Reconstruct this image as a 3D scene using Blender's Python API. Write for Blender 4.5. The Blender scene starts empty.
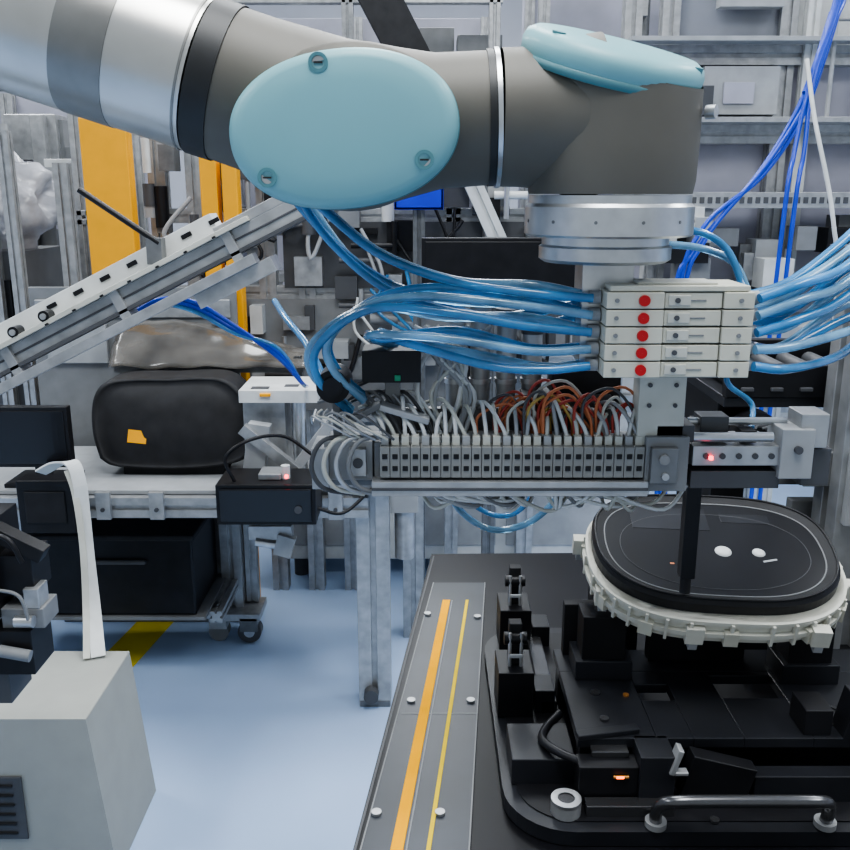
import bpy, math, random
from mathutils import Vector, Matrix, noise
random.seed(7)
R=random.uniform
# ------------------------------------------------------------------ materials
MATS={}
def pbr(name,col,rough=.5,metal=0.0,var=.12,scale=14,bump=0.0,trans=0,coat=0,emit=None,es=0,spec=.5):
    m=bpy.data.materials.new(name); m.use_nodes=True
    nt=m.node_tree; N=nt.nodes; L=nt.links
    b=N['Principled BSDF']
    b.inputs['Roughness'].default_value=rough
    b.inputs['Metallic'].default_value=metal
    b.inputs['Transmission Weight'].default_value=trans
    b.inputs['Coat Weight'].default_value=coat
    b.inputs['Specular IOR Level'].default_value=spec
    if emit:
        b.inputs['Emission Color'].default_value=(*emit,1); b.inputs['Emission Strength'].default_value=es
    tc=N.new('ShaderNodeTexCoord'); no=N.new('ShaderNodeTexNoise')
    no.inputs['Scale'].default_value=scale; no.inputs['Detail'].default_value=4
    L.new(tc.outputs['Object'],no.inputs['Vector'])
    r=N.new('ShaderNodeValToRGB')
    lo=tuple(max(0,c*(1-var)) for c in col); hi=tuple(min(1,c*(1+var)) for c in col)
    r.color_ramp.elements[0].color=(*lo,1); r.color_ramp.elements[1].color=(*hi,1)
    r.color_ramp.elements[0].position=.3; r.color_ramp.elements[1].position=.7
    L.new(no.outputs['Fac'],r.inputs['Fac']); L.new(r.outputs['Color'],b.inputs['Base Color'])
    if bump>0:
        bp=N.new('ShaderNodeBump'); bp.inputs['Strength'].default_value=bump; bp.inputs['Distance'].default_value=.005
        L.new(no.outputs['Fac'],bp.inputs['Height']); L.new(bp.outputs['Normal'],b.inputs['Normal'])
    MATS[name]=m; return m
pbr('alu',(.40,.405,.41),.40,.6,.18,30)
pbr('alu_dark',(.17,.175,.18),.4,.5,.2,30)
pbr('steel',(.55,.56,.57),.30,.85,.12,40)
pbr('tube_silver',(.56,.55,.52),.32,.85,.06,20)
pbr('band_grey',(.25,.245,.23),.38,.65,.08,30)
pbr('robot_grey',(.115,.106,.088),.55,.05,.06,20)
pbr('robot_dark',(.02,.02,.02),.5)
pbr('teal',(.20,.41,.44),.5,0,.04,6,coat=.08)
pbr('teal_dark',(.09,.22,.245),.5,0,.03,6)
pbr('black',(.010,.010,.012),.40,0,.3,20,spec=.35)
pbr('black_matte',(.016,.016,.018),.6,0,.3,20,spec=.35)
pbr('black_gloss',(.006,.006,.008),.22,0,.2,8,coat=.15)
pbr('lens_black',(.008,.008,.010),.34,0,.3,8,spec=.4)
pbr('table_black',(.007,.007,.009),.36,0,.5,3,spec=.2)
pbr('anodized',(.018,.019,.023),.36,.1,.4,8,spec=.4)
pbr('white',(.62,.63,.62),.45)
pbr('offwhite',(.50,.50,.45),.45)
pbr('housing_white',(.60,.59,.52),.5,0,.08,30)
pbr('cream',(.54,.53,.45),.45)
pbr('beige',(.33,.335,.31),.6,0,.04)
pbr('grey',(.20,.205,.21),.5)
pbr('grey_l',(.34,.35,.36),.5)
pbr('terminal_grey',(.22,.22,.21),.5)
pbr('grey_d',(.07,.072,.078),.5)
pbr('lavender',(.40,.40,.47),.4,0,.2,3)
pbr('yellow',(.85,.38,.005),.5,0,.05)
pbr('line_yellow',(.75,.60,.03),.5,0,.05)
pbr('strip_yellow',(.85,.38,.0),.75,0,.08,spec=.1)
pbr('strip_yellow2',(.70,.50,.03),.75,0,.08,spec=.1)
pbr('red',(.45,.01,.01),.4)
pbr('red_wire',(.38,.05,.035),.5)
pbr('orange_wire',(.52,.17,.07),.5)
pbr('yellow_wire',(.52,.36,.10),.5)
pbr('blue_tube',(.085,.33,.64),.18,0,.35,25,trans=.4,coat=.4)
pbr('blue_tube2',(.27,.52,.74),.15,0,.4,25,trans=.5,coat=.5)
pbr('blue_cable',(.015,.06,.50),.3,0,.1)
pbr('blue',(.01,.03,.55),.4)
pbr('green',(.02,.3,.15),.4)
pbr('plate',(.022,.027,.036),.36,0,.4,6,spec=.4)
pbr('wall',(.46,.47,.51),.7,0,.08,1.2)
pbr('ceil',(.6,.6,.6),.8)
pbr('poly',(.5,.52,.58),.12,0,.2,2,trans=.55)
pbr('smoked_sheet',(.20,.185,.165),.2,0,.5,9,bump=.5,trans=.55,coat=.4)
pbr('bagw',(.50,.50,.53),.25,0,.4,9,bump=1,trans=.3)
pbr('chrome_dark',(.12,.12,.125),.25,.8)
pbr('brass',(.7,.3,.08),.3,.7)
pbr('led',(1,.1,.02),.4,emit=(1,.12,.02),es=6)
pbr('ledred',(1,.02,.02),.4,emit=(1,.02,.05),es=8)
pbr('lamp',(1,1,1),.4,emit=(1,1,1),es=5)
pbr('floor',(.40,.53,.75),.42,0,.10,1.3,coat=.05)

# ------------------------------------------------------------------ builder
class B:
    def __init__(s,name,bevel=0):
        s.n=name; s.v=[]; s.f=[]; s.m=[]; s.s=[]; s.mats=[]; s.bevel=bevel
    def mi(s,m):
        if m not in s.mats: s.mats.append(m)
        return s.mats.index(m)
    def add(s,vs,fs,m,sm=False):
        o=len(s.v); s.v+=[tuple(v) for v in vs]
        k=s.mi(m)
        for f in fs: s.f.append([i+o for i in f]); s.m.append(k); s.s.append(sm)
        return s
    def box(s,c,d,m,rot=None):
        c=Vector(c); x,y,z=[q/2 for q in d]
        vs=[Vector(p) for p in [(-x,-y,-z),(x,-y,-z),(x,y,-z),(-x,y,-z),(-x,-y,z),(x,-y,z),(x,y,z),(-x,y,z)]]
        if rot is not None: vs=[rot@v for v in vs]
        vs=[v+c for v in vs]
        return s.add(vs,[(3,2,1,0),(4,5,6,7),(0,1,5,4),(1,2,6,5),(2,3,7,6),(3,0,4,7)],m)
    def bb(s,x0,x1,y0,y1,z0,z1,m):
        return s.box(((x0+x1)/2,(y0+y1)/2,(z0+z1)/2),(x1-x0,y1-y0,z1-z0),m)
    def basis(s,ax):
        z=Vector(ax).normalized()
        x=Vector((1,0,0)) if abs(z.x)<.8 else Vector((0,0,1))
        y=z.cross(x).normalized(); x=y.cross(z).normalized()
        return x,y,z
    def lathe(s,prof,o,ax,m,seg=40,sx=1,sy=1,twist=0,ex=None):
        x,y,z=s.basis(ax); o=Vector(o)
        if ex is not None:
            x=Vector(ex).normalized(); y=z.cross(x)
        if twist:
            q=Matrix.Rotation(twist,3,z); x=q@x; y=q@y
        for (a,b) in zip(prof[:-1],prof[1:]):
            vs=[];fs=[]
            for (r,h) in (a,b):
                for i in range(seg):
                    t=2*math.pi*i/seg
                    vs.append(o+x*(r*sx*math.cos(t))+y*(r*sy*math.sin(t))+z*h)
            for i in range(seg):
                j=(i+1)%seg; fs.append((i,j,seg+j,seg+i))
            s.add(vs,fs,m,True)
        return s
    def smooth_lathe(s,prof,o,ax,m,seg=40,sx=1,sy=1,ex=None,twist=0,n=2):
        x,y,z=s.basis(ax); o=Vector(o)
        if ex is not None:
            x=Vector(ex).normalized(); y=z.cross(x)
        if twist:
            q=Matrix.Rotation(twist,3,z); x=q@x; y=q@y
        vs=[];fs=[]
        for (r,h) in prof:
            for i in range(seg):
                t=2*math.pi*i/seg
                c=math.cos(t); s_=math.sin(t)
                if n!=2:
                    c=math.copysign(abs(c)**(2/n),c); s_=math.copysign(abs(s_)**(2/n),s_)
                vs.append(o+x*(r*sx*c)+y*(r*sy*s_)+z*h)
        for k in range(len(prof)-1):
            for i in range(seg):
                j=(i+1)%seg; fs.append((k*seg+i,k*seg+j,(k+1)*seg+j,(k+1)*seg+i))
        return s.add(vs,fs,m,True)
    def cyl(s,p0,p1,r0,m,r1=None,seg=24):
        p0=Vector(p0);p1=Vector(p1); r1=r0 if r1 is None else r1
        h=(p1-p0).length
        return s.lathe([(0.0001,0),(r0,0),(r1,h),(0.0001,h)],p0,p1-p0,m,seg)
    def ell(s,c,r,m,seg=32,rings=16,R3=None):
        vs=[];fs=[]
        for k in range(rings+1):
            a=math.pi*k/rings
            for i in range(seg):
                t=2*math.pi*i/seg
                v=Vector((r[0]*math.sin(a)*math.cos(t),r[1]*math.sin(a)*math.sin(t),r[2]*math.cos(a)))
                if R3: v=R3@v
                vs.append(v+Vector(c))
        for k in range(rings):
            for i in range(seg):
                j=(i+1)%seg; fs.append((k*seg+i,(k+1)*seg+i,(k+1)*seg+j,k*seg+j))
        return s.add(vs,fs,m,True)
    def prism(s,poly,z0,z1,m,M=None,mtop=None):
        n=len(poly); M=M or Matrix.Identity(4)
        a=[M@Vector((p[0],p[1],z0)) for p in poly]; b=[M@Vector((p[0],p[1],z1)) for p in poly]
        s.add(a+b,[tuple((i,(i+1)%n,n+(i+1)%n,n+i)) for i in range(n)]+[tuple(range(n-1,-1,-1))],m)
        s.add(b,[tuple(range(n))],mtop or m)
        return s
    def tslot(s,p0,p1,w,m='alu',h=None):
        p0=Vector(p0);p1=Vector(p1);z=(p1-p0);L=z.length;z.normalize()
        h=h or w
        if abs(z.z)>.9: x=Vector((1,0,0))
        else: x=Vector((0,0,1)).cross(z).normalized()
        y=z.cross(x).normalized(); x=y.cross(z)
        a=w/2;b=h/2;t=min(a,b)*.22;d=min(a,b)*.35
        P=[(-a,-b),(-t,-b),(-t,-b+d),(t,-b+d),(t,-b),(a,-b),(a,-t),(a-d,-t),(a-d,t),(a,t),(a,b),(t,b),(t,b-d),(-t,b-d),(-t,b),(-a,b),(-a,t),(-a+d,t),(-a+d,-t),(-a,-t)]
        M=Matrix(((x.x,y.x,z.x,p0.x),(x.y,y.y,z.y,p0.y),(x.z,y.z,z.z,p0.z),(0,0,0,1)))
        return s.prism(P,0,L,m,M)
    def curve(s,pts,sub=7):
        P=[Vector(p) for p in pts]
        if len(P)>2:
            Q=[P[0]*2-P[1]]+P+[P[-1]*2-P[-2]]; out=[]
            for i in range(1,len(Q)-2):
                a,b,c,d=Q[i-1:i+3]
                for k in range(sub):
                    t=k/sub
                    out.append(.5*((2*b)+(c-a)*t+(2*a-5*b+4*c-d)*t*t+(3*b-a-3*c+d)*t**3))
            out.append(P[-1]); P=out
        return P
    def tube(s,pts,r,m,seg=8,sub=7):
        P=s.curve(pts,sub)
        vs=[];fs=[]; nx=None
        for i,p in enumerate(P):
            t=(P[min(i+1,len(P)-1)]-P[max(i-1,0)]).normalized()
            if nx is None: nx=t.orthogonal().normalized()
            nx=(nx-t*nx.dot(t)).normalized(); ny=t.cross(nx)
            for k in range(seg):
                a=2*math.pi*k/seg; vs.append(p+nx*r*math.cos(a)+ny*r*math.sin(a))
        for i in range(len(P)-1):
            for k in range(seg):
                j=(k+1)%seg; fs.append((i*seg+k,i*seg+j,(i+1)*seg+j,(i+1)*seg+k))
        s.add(vs,fs,m,True)
        s.add(vs[:seg],[tuple(range(seg-1,-1,-1))],m); s.add(vs[-seg:],[tuple(range(seg))],m)
        return s
    def ribbon(s,pts,w,th,m,side=(1,0,0),sub=8):
        P=s.curve(pts,sub); vs=[];fs=[]
        for i,p in enumerate(P):
            t=(P[min(i+1,len(P)-1)]-P[max(i-1,0)]).normalized()
            x=Vector(side); x=(x-t*x.dot(t)).normalized(); y=t.cross(x)
            for a,b_ in ((-w/2,-th/2),(w/2,-th/2),(w/2,th/2),(-w/2,th/2)): vs.append(p+x*a+y*b_)
        for i in range(len(P)-1):
            for k in range(4):
                j=(k+1)%4; fs.append((i*4+k,i*4+j,(i+1)*4+j,(i+1)*4+k))
        n=len(vs); fs+=[(3,2,1,0),(n-4,n-3,n-2,n-1)]
        return s.add(vs,fs,m)
    def done(s,dz=0):
        me=bpy.data.meshes.new(s.n); me.from_pydata([(v[0],v[1],v[2]+dz) for v in s.v],[],s.f)
        for m in s.mats: me.materials.append(MATS[m])
        me.polygons.foreach_set('material_index',s.m); me.polygons.foreach_set('use_smooth',s.s)
        me.update()
        o=bpy.data.objects.new(s.n,me); bpy.context.scene.collection.objects.link(o)
        if s.bevel:
            md=o.modifiers.new('bev','BEVEL'); md.width=s.bevel; md.segments=2; md.limit_method='ANGLE'; md.angle_limit=math.radians(50)
        return o
def rotY(a): return Matrix.Rotation(a,3,'Y')
def rotX(a): return Matrix.Rotation(a,3,'X')
def rotZ(a): return Matrix.Rotation(a,3,'Z')

# ------------------------------------------------------------------ room
B('floor').bb(-6,5,-2.5,9,-.1,0,'floor').done()
B('wall_back').bb(-6,5,9,9.15,0,4,'wall').done()
B('wall_left').bb(-6.15,-6,-2.5,9.15,0,4,'wall').done()
B('wall_right').bb(5,5.15,-2.5,9.15,0,4,'wall').done()
B('ceiling').bb(-6.15,5.15,-2.5,9.15,4,4.1,'ceil').done()
for x in (-3,0,2.8):
    for y in (.3,3.2,6.2):
        B('ceiling_light_panel').bb(x-.15,x+.15,y-.6,y+.6,3.93,3.998,'white').bb(x-.13,x+.13,y-.58,y+.58,3.925,3.93,'lamp').done()
        li=bpy.data.lights.new('ceiling_light',type='AREA'); li.shape='RECTANGLE'; li.size=.8; li.size_y=1.6
        li.energy=62 if y<5 else 75; li.color=(.94,.98,1)
        o=bpy.data.objects.new('ceiling_lamp',li); o.location=(x,y,3.9); bpy.context.scene.collection.objects.link(o)
def fline(p,q,w):
    p=Vector(p);q=Vector(q);d=(q-p).normalized();n=Vector((-d.y,d.x))*w/2
    B('floor_marking_line').prism([tuple(p-n),tuple(q-n),tuple(q+n),tuple(p+n)],0.0,.002,'line_yellow').done()
fline((-1.09,2.15),(-.88,3.6),.13)
fline((-3.2,5.4),(-3.2,8.2),.12)

# ------------------------------------------------------------------ robot arm
b=B('robot_arm')
Y=.85
e=Vector((-.178,Y,1.593)); d=Vector((-.952,0,.304)).normalized()
el=e+d*.66
b.cyl(e+d*.02,el,.066,'tube_silver',seg=56)
b.lathe([(.06,0),(.0675,0),(.0675,.022),(.06,.022)],e+d*-.004,d,'robot_dark',56)
b.lathe([(.06,0),(.0669,0),(.0669,.002),(.06,.002)],e+d*.0235,d,'band_grey',56)
b.lathe([(.06,0),(.0667,0),(.0667,.044),(.06,.044)],e+d*.086,d,'band_grey',56)
b.lathe([(.06,0),(.0668,0),(.0668,.006),(.06,.006)],e+d*.19,d,'band_grey',56)
wc=Vector((-.068,Y,1.556))
b.smooth_lathe([(.066,0),(.0665,.03),(.069,.07),(.072,.115)],e,wc-e,'robot_grey',48)
b.ell(wc,(.088,.075,.073),'robot_grey',48,24)
b.smooth_lathe([(.072,0),(.071,.02),(.064,.05),(.058,.08),(.057,.132)],wc,(1,0,.06),'robot_grey',48)
b.smooth_lathe([(.0001,.0),(.7,.0),(.95,.004),(1,.012),(1,.12),(.9,.135),(.0001,.135)],(wc.x+.002,.785,wc.z-.002),(0,1,0),'robot_grey',56,sx=.087,sy=.067,ex=(1,0,0),twist=math.radians(-7))
cc=(-.0665,.79,1.5495); tw=math.radians(6)
b.smooth_lathe([(.985,0),(1.0,.002),(1.0,.013),(.99,.019),(.965,.024),(.92,.0275),(.85,.0295),(.6,.031),(.3,.032),(.0001,.032)],cc,(0,-1,0),'teal',80,sx=.0945,sy=.0625,ex=(1,0,0),twist=tw,n=2.15)
b.smooth_lathe([(1.0,-.004),(1.012,-.003),(1.012,.006),(1.0,.007)],cc,(0,-1,0),'teal_dark',80,sx=.0945,sy=.0625,ex=(1,0,0),twist=tw,n=2.15)
for dx,dz in ((-.018,.050),(.066,-.024),(-.062,-.038)):
    c=Vector((cc[0]+dx,.770,cc[2]+dz))
    b.lathe([(.0050,.0),(.0078,.0),(.0078,.011),(.0050,.011)],c,(0,-1,0),'teal_dark',24)
    b.cyl(c,c+Vector((0,-.0095,0)),.0050,'steel',seg=16)
    b.box(c+Vector((0,-.0098,0)),(.007,.002,.0014),'robot_dark')
b.lathe([(.05,0),(.0585,0),(.0585,.006),(.05,.006)],(.055,Y,1.5635),(1,0,.03),'robot_dark',56)
b.lathe([(.05,0),(.0600,0),(.0600,.004),(.05,.004)],(.0615,Y,1.5635),(1,0,.03),'steel',56)
b.smooth_lathe([(.059,0),(.0595,.02),(.0610,.035),(.0645,.052),(.0690,.066),(.0715,.085)],(.067,Y,1.5640),(1,0,0),'robot_grey',56)
xc=.1685; seg=64
def top(x,y): return 1.610-.24*(x-xc)+.24*(y-Y)
vs=[];fs=[]
prof=[(.0735,1.4985),(.0755,1.51),(.0765,1.54),(.0765,1.565)]
for r,z in prof:
    for i in range(seg):
        t=2*math.pi*i/seg; vs.append((xc+r*math.cos(t),Y+r*math.sin(t),z))
for i in range(seg):
    t=2*math.pi*i/seg; x=xc+.0765*math.cos(t); y=Y+.0765*math.sin(t); vs.append((x,y,top(x,y)))
for k in range(len(prof)):
    for i in range(seg):
        j=(i+1)%seg; fs.append((k*seg+i,k*seg+j,(k+1)*seg+j,(k+1)*seg+i))
b.add(vs,fs,'robot_grey',True)
nrm=Vector((.22,-.27,1)).normalized()
b.smooth_lathe([(.0775,-.010),(.081,-.008),(.0818,.006),(.079,.013),(.072,.017),(.04,.019),(.0001,.020)],(xc-.004,Y,1.610),nrm,'teal',64)
b.smooth_lathe([(.0770,-.012),(.0825,-.011),(.0825,-.005),(.0812,-.004)],(xc-.004,Y,1.610),nrm,'teal_dark',64)
for a in (215,330):
    t=math.radians(a); c=Vector((xc+.070*math.cos(t),Y+.070*math.sin(t),0)); c.z=top(c.x,c.y)+.011
    b.cyl(c,c+nrm*.005,.006,'teal_dark',seg=14)
b.cyl((.243,.82,1.567),(.250,.815,1.567),.006,'steel',seg=16)
b.lathe([(.0001,0),(.0745,0),(.0765,.002),(.0765,.026),(.0735,.029),(.0735,.036),(.0001,.036)],(xc,Y,1.4615),(0,0,1),'steel',64)
b.lathe([(.0001,0),(.056,0),(.0605,.003),(.0605,.014),(.058,.016),(.058,.024),(.0001,.024)],(xc-.002,Y,1.4378),(0,0,1),'steel',64)
for i in range(12):
    t=i*math.pi/6+.2; c=Vector((xc+.0760*math.cos(t),Y+.0760*math.sin(t),1.475)); b.cyl(c,c+Vector((math.cos(t),math.sin(t),0))*.001,.0015,'alu_dark',seg=10)
b.ell(el,(.09,.09,.09),'robot_grey')
b.cyl(el+Vector((0,-.02,0)),el+Vector((0,.2,0)),.08,'robot_grey')
b.cyl(el+Vector((0,-.02,0)),el+Vector((0,-.04,0)),.08,'teal')
s0=Vector((-1.0,1.02,1.05))
b.cyl(el+Vector((0,.17,0)),s0,.075,'tube_silver',seg=40)
b.cyl(s0+Vector((0,-.09,0)),s0+Vector((0,.09,0)),.1,'robot_grey'); b.cyl(s0+Vector((0,-.09,0)),s0+Vector((0,-.11,0)),.098,'teal')
b.cyl((-1.0,1.02,.82),s0,.095,'robot_grey'); b.cyl((-1.0,1.02,.80),(-1.0,1.02,.83),.13,'steel')
b.done()
B('robot_pedestal',.003).bb(-1.18,-.82,.84,1.2,.77,.8,'grey_l').bb(-1.1,-.9,.92,1.12,.03,.77,'grey_l').bb(-1.2,-.8,.82,1.22,0,.03,'grey_d').done()

# ------------------------------------------------------------------ end effector
UP=.006
b=B('gripper_tool',.0008)
b.bb(.144,.191,.830,.875,1.339,1.431,'steel')
b.bb(.150,.300,.862,.876,1.335,1.395,'alu')
b.bb(.206,.251,.845,.872,1.255,1.340,'offwhite')
for z in (1.295,1.315): b.cyl((.216,.8445,z),(.216,.8435,z),.0022,'grey_d',seg=12); b.cyl((.241,.8445,z),(.241,.8435,z),.0022,'grey_d',seg=12)
b.bb(-.098,.345,.872,.90,1.216,1.255,'grey_l')
b.bb(-.10,.348,.868,.905,1.206,1.216,'alu_dark')
b.bb(-.10,-.052,.858,.88,1.215,1.255,'grey_l')
b.bb(-.112,-.095,.85,.9,1.208,1.25,'alu')
for k in range(4):
    x=-.062-.012*k
    b.tube([(x+.03,.850,1.262),(x,.838,1.262),(x-.012,.834,1.238),(x-.002,.838,1.214),(x+.026,.848,1.204)],.0024,['grey','alu','offwhite','grey_d'][k])
b.bb(-.075,-.058,.848,.858,1.222,1.25,'alu'); b.cyl((-.066,.848,1.236),(-.066,.846,1.236),.005,'grey_d',seg=16)
b.bb(.214,.256,.838,.885,1.210,1.265,'grey'); b.bb(.218,.244,.830,.84,1.220,1.256,'alu_dark'); b.bb(.225,.262,.845,.88,1.258,1.275,'grey_d')
b.cyl((.230,.830,1.245),(.230,.827,1.245),.005,'grey',seg=20); b.cyl((.232,.830,1.228),(.232,.827,1.228),.0035,'alu',seg=20)
b.bb(.262,.350,.845,.875,1.234,1.254,'alu'); b.bb(.262,.350,.847,.873,1.210,1.228,'grey_d')
for k in range(5): b.cyl((.275+.016*k,.845,1.244),(.275+.016*k,.8435,1.244),.003,'grey_d',seg=12)
b.cyl((.262,.85,1.262),(.34,.85,1.262),.005,'steel',seg=16); b.cyl((.262,.87,1.273),(.36,.87,1.273),.004,'steel',seg=16)
b.bb(.272,.30,.86,.885,1.256,1.28,'grey_d'); b.bb(.31,.325,.85,.87,1.256,1.268,'black')
b.bb(.346,.378,.84,.88,1.222,1.272,'grey_l'); b.bb(.365,.392,.845,.88,1.252,1.286,'alu'); b.bb(.372,.40,.85,.87,1.212,1.25,'grey_d')
b.cyl((.362,.84,1.252),(.362,.836,1.252),.004,'grey_d',seg=18)
b.box((.279,.842,1.243),(.004,.004,.004),'ledred')
for x,h in ((.032,.12),(.058,.135),(.085,.11),(.112,.09)):
    b.cyl((x,.93,1.262),(x,.93,1.262+h),.0105,'alu',seg=20); b.cyl((x,.93,1.262+h),(x,.93,1.268+h),.012,'grey_d',seg=20)
    b.cyl((x,.93,1.30),(x,.93,1.305),.012,'steel',seg=20)
b.bb(.015,.13,.90,.945,1.25,1.268,'alu')
b.bb(-.062,-.004,.87,.91,1.312,1.344,'black'); b.bb(-.04,-.025,.88,.9,1.256,1.314,'grey'); b.bb(-.03,-.024,.868,.871,1.314,1.320,'green')
b.cyl((-.090,.86,1.310),(-.090,.90,1.310),.0165,'black',seg=28); b.bb(-.092,-.084,.87,.89,1.25,1.295,'alu_dark')
b.cyl((-.090,.8599,1.310),(-.090,.857,1.310),.010,'black_matte',seg=28)
b.box((-.02,.86,1.284),(.05,.02,.006),'alu',rotY(.3)); b.box((-.06,.86,1.284),(.04,.015,.006),'alu_dark',rotY(-.5))
b.bb(.10,.19,.895,.93,1.256,1.294,'grey_d'); b.bb(-.04,.20,.90,.91,1.255,1.279,'alu_dark'); b.bb(.13,.20,.90,.94,1.256,1.319,'black_matte')
b.done(UP)
b=B('probe_post',.001)
b.bb(.283,.299,.922,.938,1.085,1.268,'black'); b.bb(.279,.304,.885,.94,1.232,1.262,'black'); b.cyl((.291,.93,1.066),(.291,.93,1.086),.006,'black_matte',seg=16)
b.done()
b=B('terminal_block_rail',.0005)
n=26; x0=-.044; p=.0099
b.bb(x0-.006,x0+n*p+.004,.852,.872,1.207,1.256,'grey')
for i in range(n):
    x=x0+p*(i+.5)
    b.bb(x-.0047,x+.0047,.838,.856,1.224,1.255,'terminal_grey' )
    b.bb(x-.0026,x+.0026,.8372,.840,1.243,1.248,'black'); b.bb(x-.0026,x+.0026,.8372,.840,1.231,1.236,'black')
    b.bb(x-.0036,x+.0036,.844,.856,1.255,1.264,'offwhite' if i%4 else 'grey_l')
b.bb(x0-.008,x0+n*p+.004,.834,.852,1.206,1.221,'alu'); b.bb(x0-.008,x0+n*p+.004,.833,.836,1.212,1.215,'grey_d')
b.done(UP)
b=B('wire_harness')
for i in range(n):
    x=x0+p*(i+.5)
    dx=R(-.024,.012); h=R(.010,.030)
    m=random.choice(['white','white','offwhite','grey_l']) 
    b.tube([(x,.850,1.262),(x+dx*.3,.853,1.275),(x+dx,.868,1.268+h),(x+dx*1.8,.905,1.262+h*.8)],.0021,m,6,5)
for k in range(30):
    x=R(.075,.205); w=R(.012,.06); h=R(.006,.034); yy=R(-.012,.004)
    m=random.choice(['red_wire','orange_wire','orange_wire','red_wire','yellow_wire','orange_wire','offwhite','grey_d'])
    b.tube([(x-w/2,.862+yy,1.265),(x-w*.45,.868+yy,1.270+h),(x+w*.1,.875+yy,1.280+h),(x+w*.55,.87+yy,1.265+h*.6),(x+w*.6,.862+yy,1.262)],.0016,m,6,5)
for k in range(9):
    x=R(.0,.05); b.tube([(x,.87,1.262),(x+R(-.02,.02),.88,1.30),(x+R(-.03,.02),.90,1.335),(x+R(-.04,.05),.925,1.36)],.0024,random.choice(['white','offwhite','grey_l']),6,5)
for k in range(26):
    x=R(-.01,.20); w=R(-.04,.06)
    b.tube([(x,.858,1.208),(x+w*.2,.860,1.198+R(-.004,.004)),(x+w,.868,1.186+R(-.008,.006)),(x+w*1.5,.89,1.200)],.0021,random.choice(['white','offwhite','white','grey','grey_l']),6,5)
for k in range(7):
    x=-.05-.006*k
    b.tube([(x+.02,.84,1.262),(x-.01,.835,1.28+R(-.01,.012)),(x-.025,.86,1.28),(x-.03,.9,1.27+R(-.01,.01)),(x-.03,.93,1.27)],.0014,random.choice(['offwhite','grey_d','grey','alu','black']),6,5)
for k in range(8):
    x=-.04+.008*k
    b.tube([(x,.86,1.262),(x-.01,.87,1.28),(x-.03,.885,1.30),(x-.05+R(-.02,.02),.90,1.285)],.0018,random.choice(['white','grey_d','grey','alu']),6,5)
b.done(UP)
b=B('valve_manifold',.0012)
mx0,mx1=.160,.292; z0=1.337; hz=.0156
b.bb(mx0+.004,mx1-.004,.812,.862,z0-.002,z0+5*hz+.002,'beige')
for i in range(5):
    z=z0+hz*i
    b.bb(mx0+.001,mx0+.052,.798,.86,z+.0006,z+hz-.0006,'cream')
    b.bb(mx0+.053,mx0+.104,.801,.86,z+.0006,z+hz-.0012,'cream')
    b.bb(mx0+.105,mx1,.798,.86,z+.0006,z+hz-.0006,'cream')
    b.bb(mx0+.056,mx0+.076,.7995,.802,z+.003,z+.0125,'offwhite')
    b.cyl((mx0+.034,.798,z+hz/2),(mx0+.034,.7955,z+hz/2),.0050,'red',seg=18)
    b.cyl((mx0+.064,.7995,z+hz/2),(mx0+.064,.798,z+hz/2),.0024,'grey_d',seg=12)
    b.bb(mx0+.072,mx0+.09,.8,.8015,z+.007,z+.0085,'grey')
    for xx in (mx0+.010,mx1-.012):
        b.cyl((xx,.798,z+hz/2),(xx,.7965,z+hz/2),.002,'grey',seg=10)
    b.cyl((mx1,.825,z+hz/2),(mx1+.012,.825,z+hz/2),.006,'grey_l',seg=16)
    b.cyl((mx0,.825,z+hz/2),(mx0-.010,.825,z+hz/2),.006,'grey_l',seg=16)
b.bb(mx0+.004,mx1-.004,.80,.86,z0+5*hz,z0+5*hz+.005,'cream')
b.bb(mx0+.03,mx1-.03,.81,.85,z0+5*hz+.005,z0+5*hz+.007,'offwhite')
b.done()
b=B('blue_pneumatic_tubing')
zz=[z0+hz*(i+.5) for i in range(5)]
T=['blue_tube','blue_tube2']
L=mx0-.008
for i in range(5):
    z=zz[i]
    for q in range(2):
        y=.818+.016*q; o=.006*q
        if i==4: pts=[(L,y,z),(.10,y,z+.004+o),(.03,y+.02,z+.012),(-.04,y+.04,z+.035),(-.09,y+.07,z+.07),(-.125,y+.10,z+.10)]
        elif i==3: pts=[(L,y,z),(.08,y,z+.010+o),(.0,y+.01,z+.016+o),(-.055,y+.02,z+.006),(-.092,y+.03,z-.028),(-.088,y+.04,z-.06),(-.06,y+.05,1.30)]
        elif i==2: pts=[(L,y,z),(.09,y,z+.006+o),(.02,y,z+.018-o),(-.05,y+.01,z+.020),(-.10-o,y+.03,z-.015),(-.105-o,y+.04,z-.05),(-.075,y+.06,1.285)]
        elif i==1: pts=[(L,y,z),(.10,y,z-.002),(.03,y+.005,z+.008+o),(-.035,y+.01,z+.012-o),(-.055,y+.04,z+.005),(-.03,y+.08,z-.01)]
        else: pts=[(L,y,z),(.11,y,z-.004),(.06,y+.01,z-.002+o),(-.01,y+.02,z+.016),(-.045,y+.06,z+.02)]
        b.tube(pts,.0046 if q else .0042,T[(i+q)%2],10,8)
b.tube([(-.13,.93,1.50),(-.09,.90,1.45),(-.03,.88,1.405),(.06,.86,1.385),(.15,.84,1.40)],.0042,'blue_tube',10,8)
b.tube([(-.12,.95,1.49),(-.07,.93,1.43),(0,.90,1.40),(.08,.88,1.395),(.15,.86,1.405)],.0042,'blue_tube2',10,8)
b.tube([(-.16,.95,1.55),(-.13,.94,1.49),(-.06,.92,1.425),(.02,.90,1.39),(.1,.88,1.375),(.15,.86,1.385)],.0042,'blue_tube',10,8)
b.tube([(-.20,1.2,1.36),(-.17,1.1,1.35),(-.13,1.0,1.33),(-.10,.94,1.29)],.004,'blue_tube',10,8)
RR=mx1+.010
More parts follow.
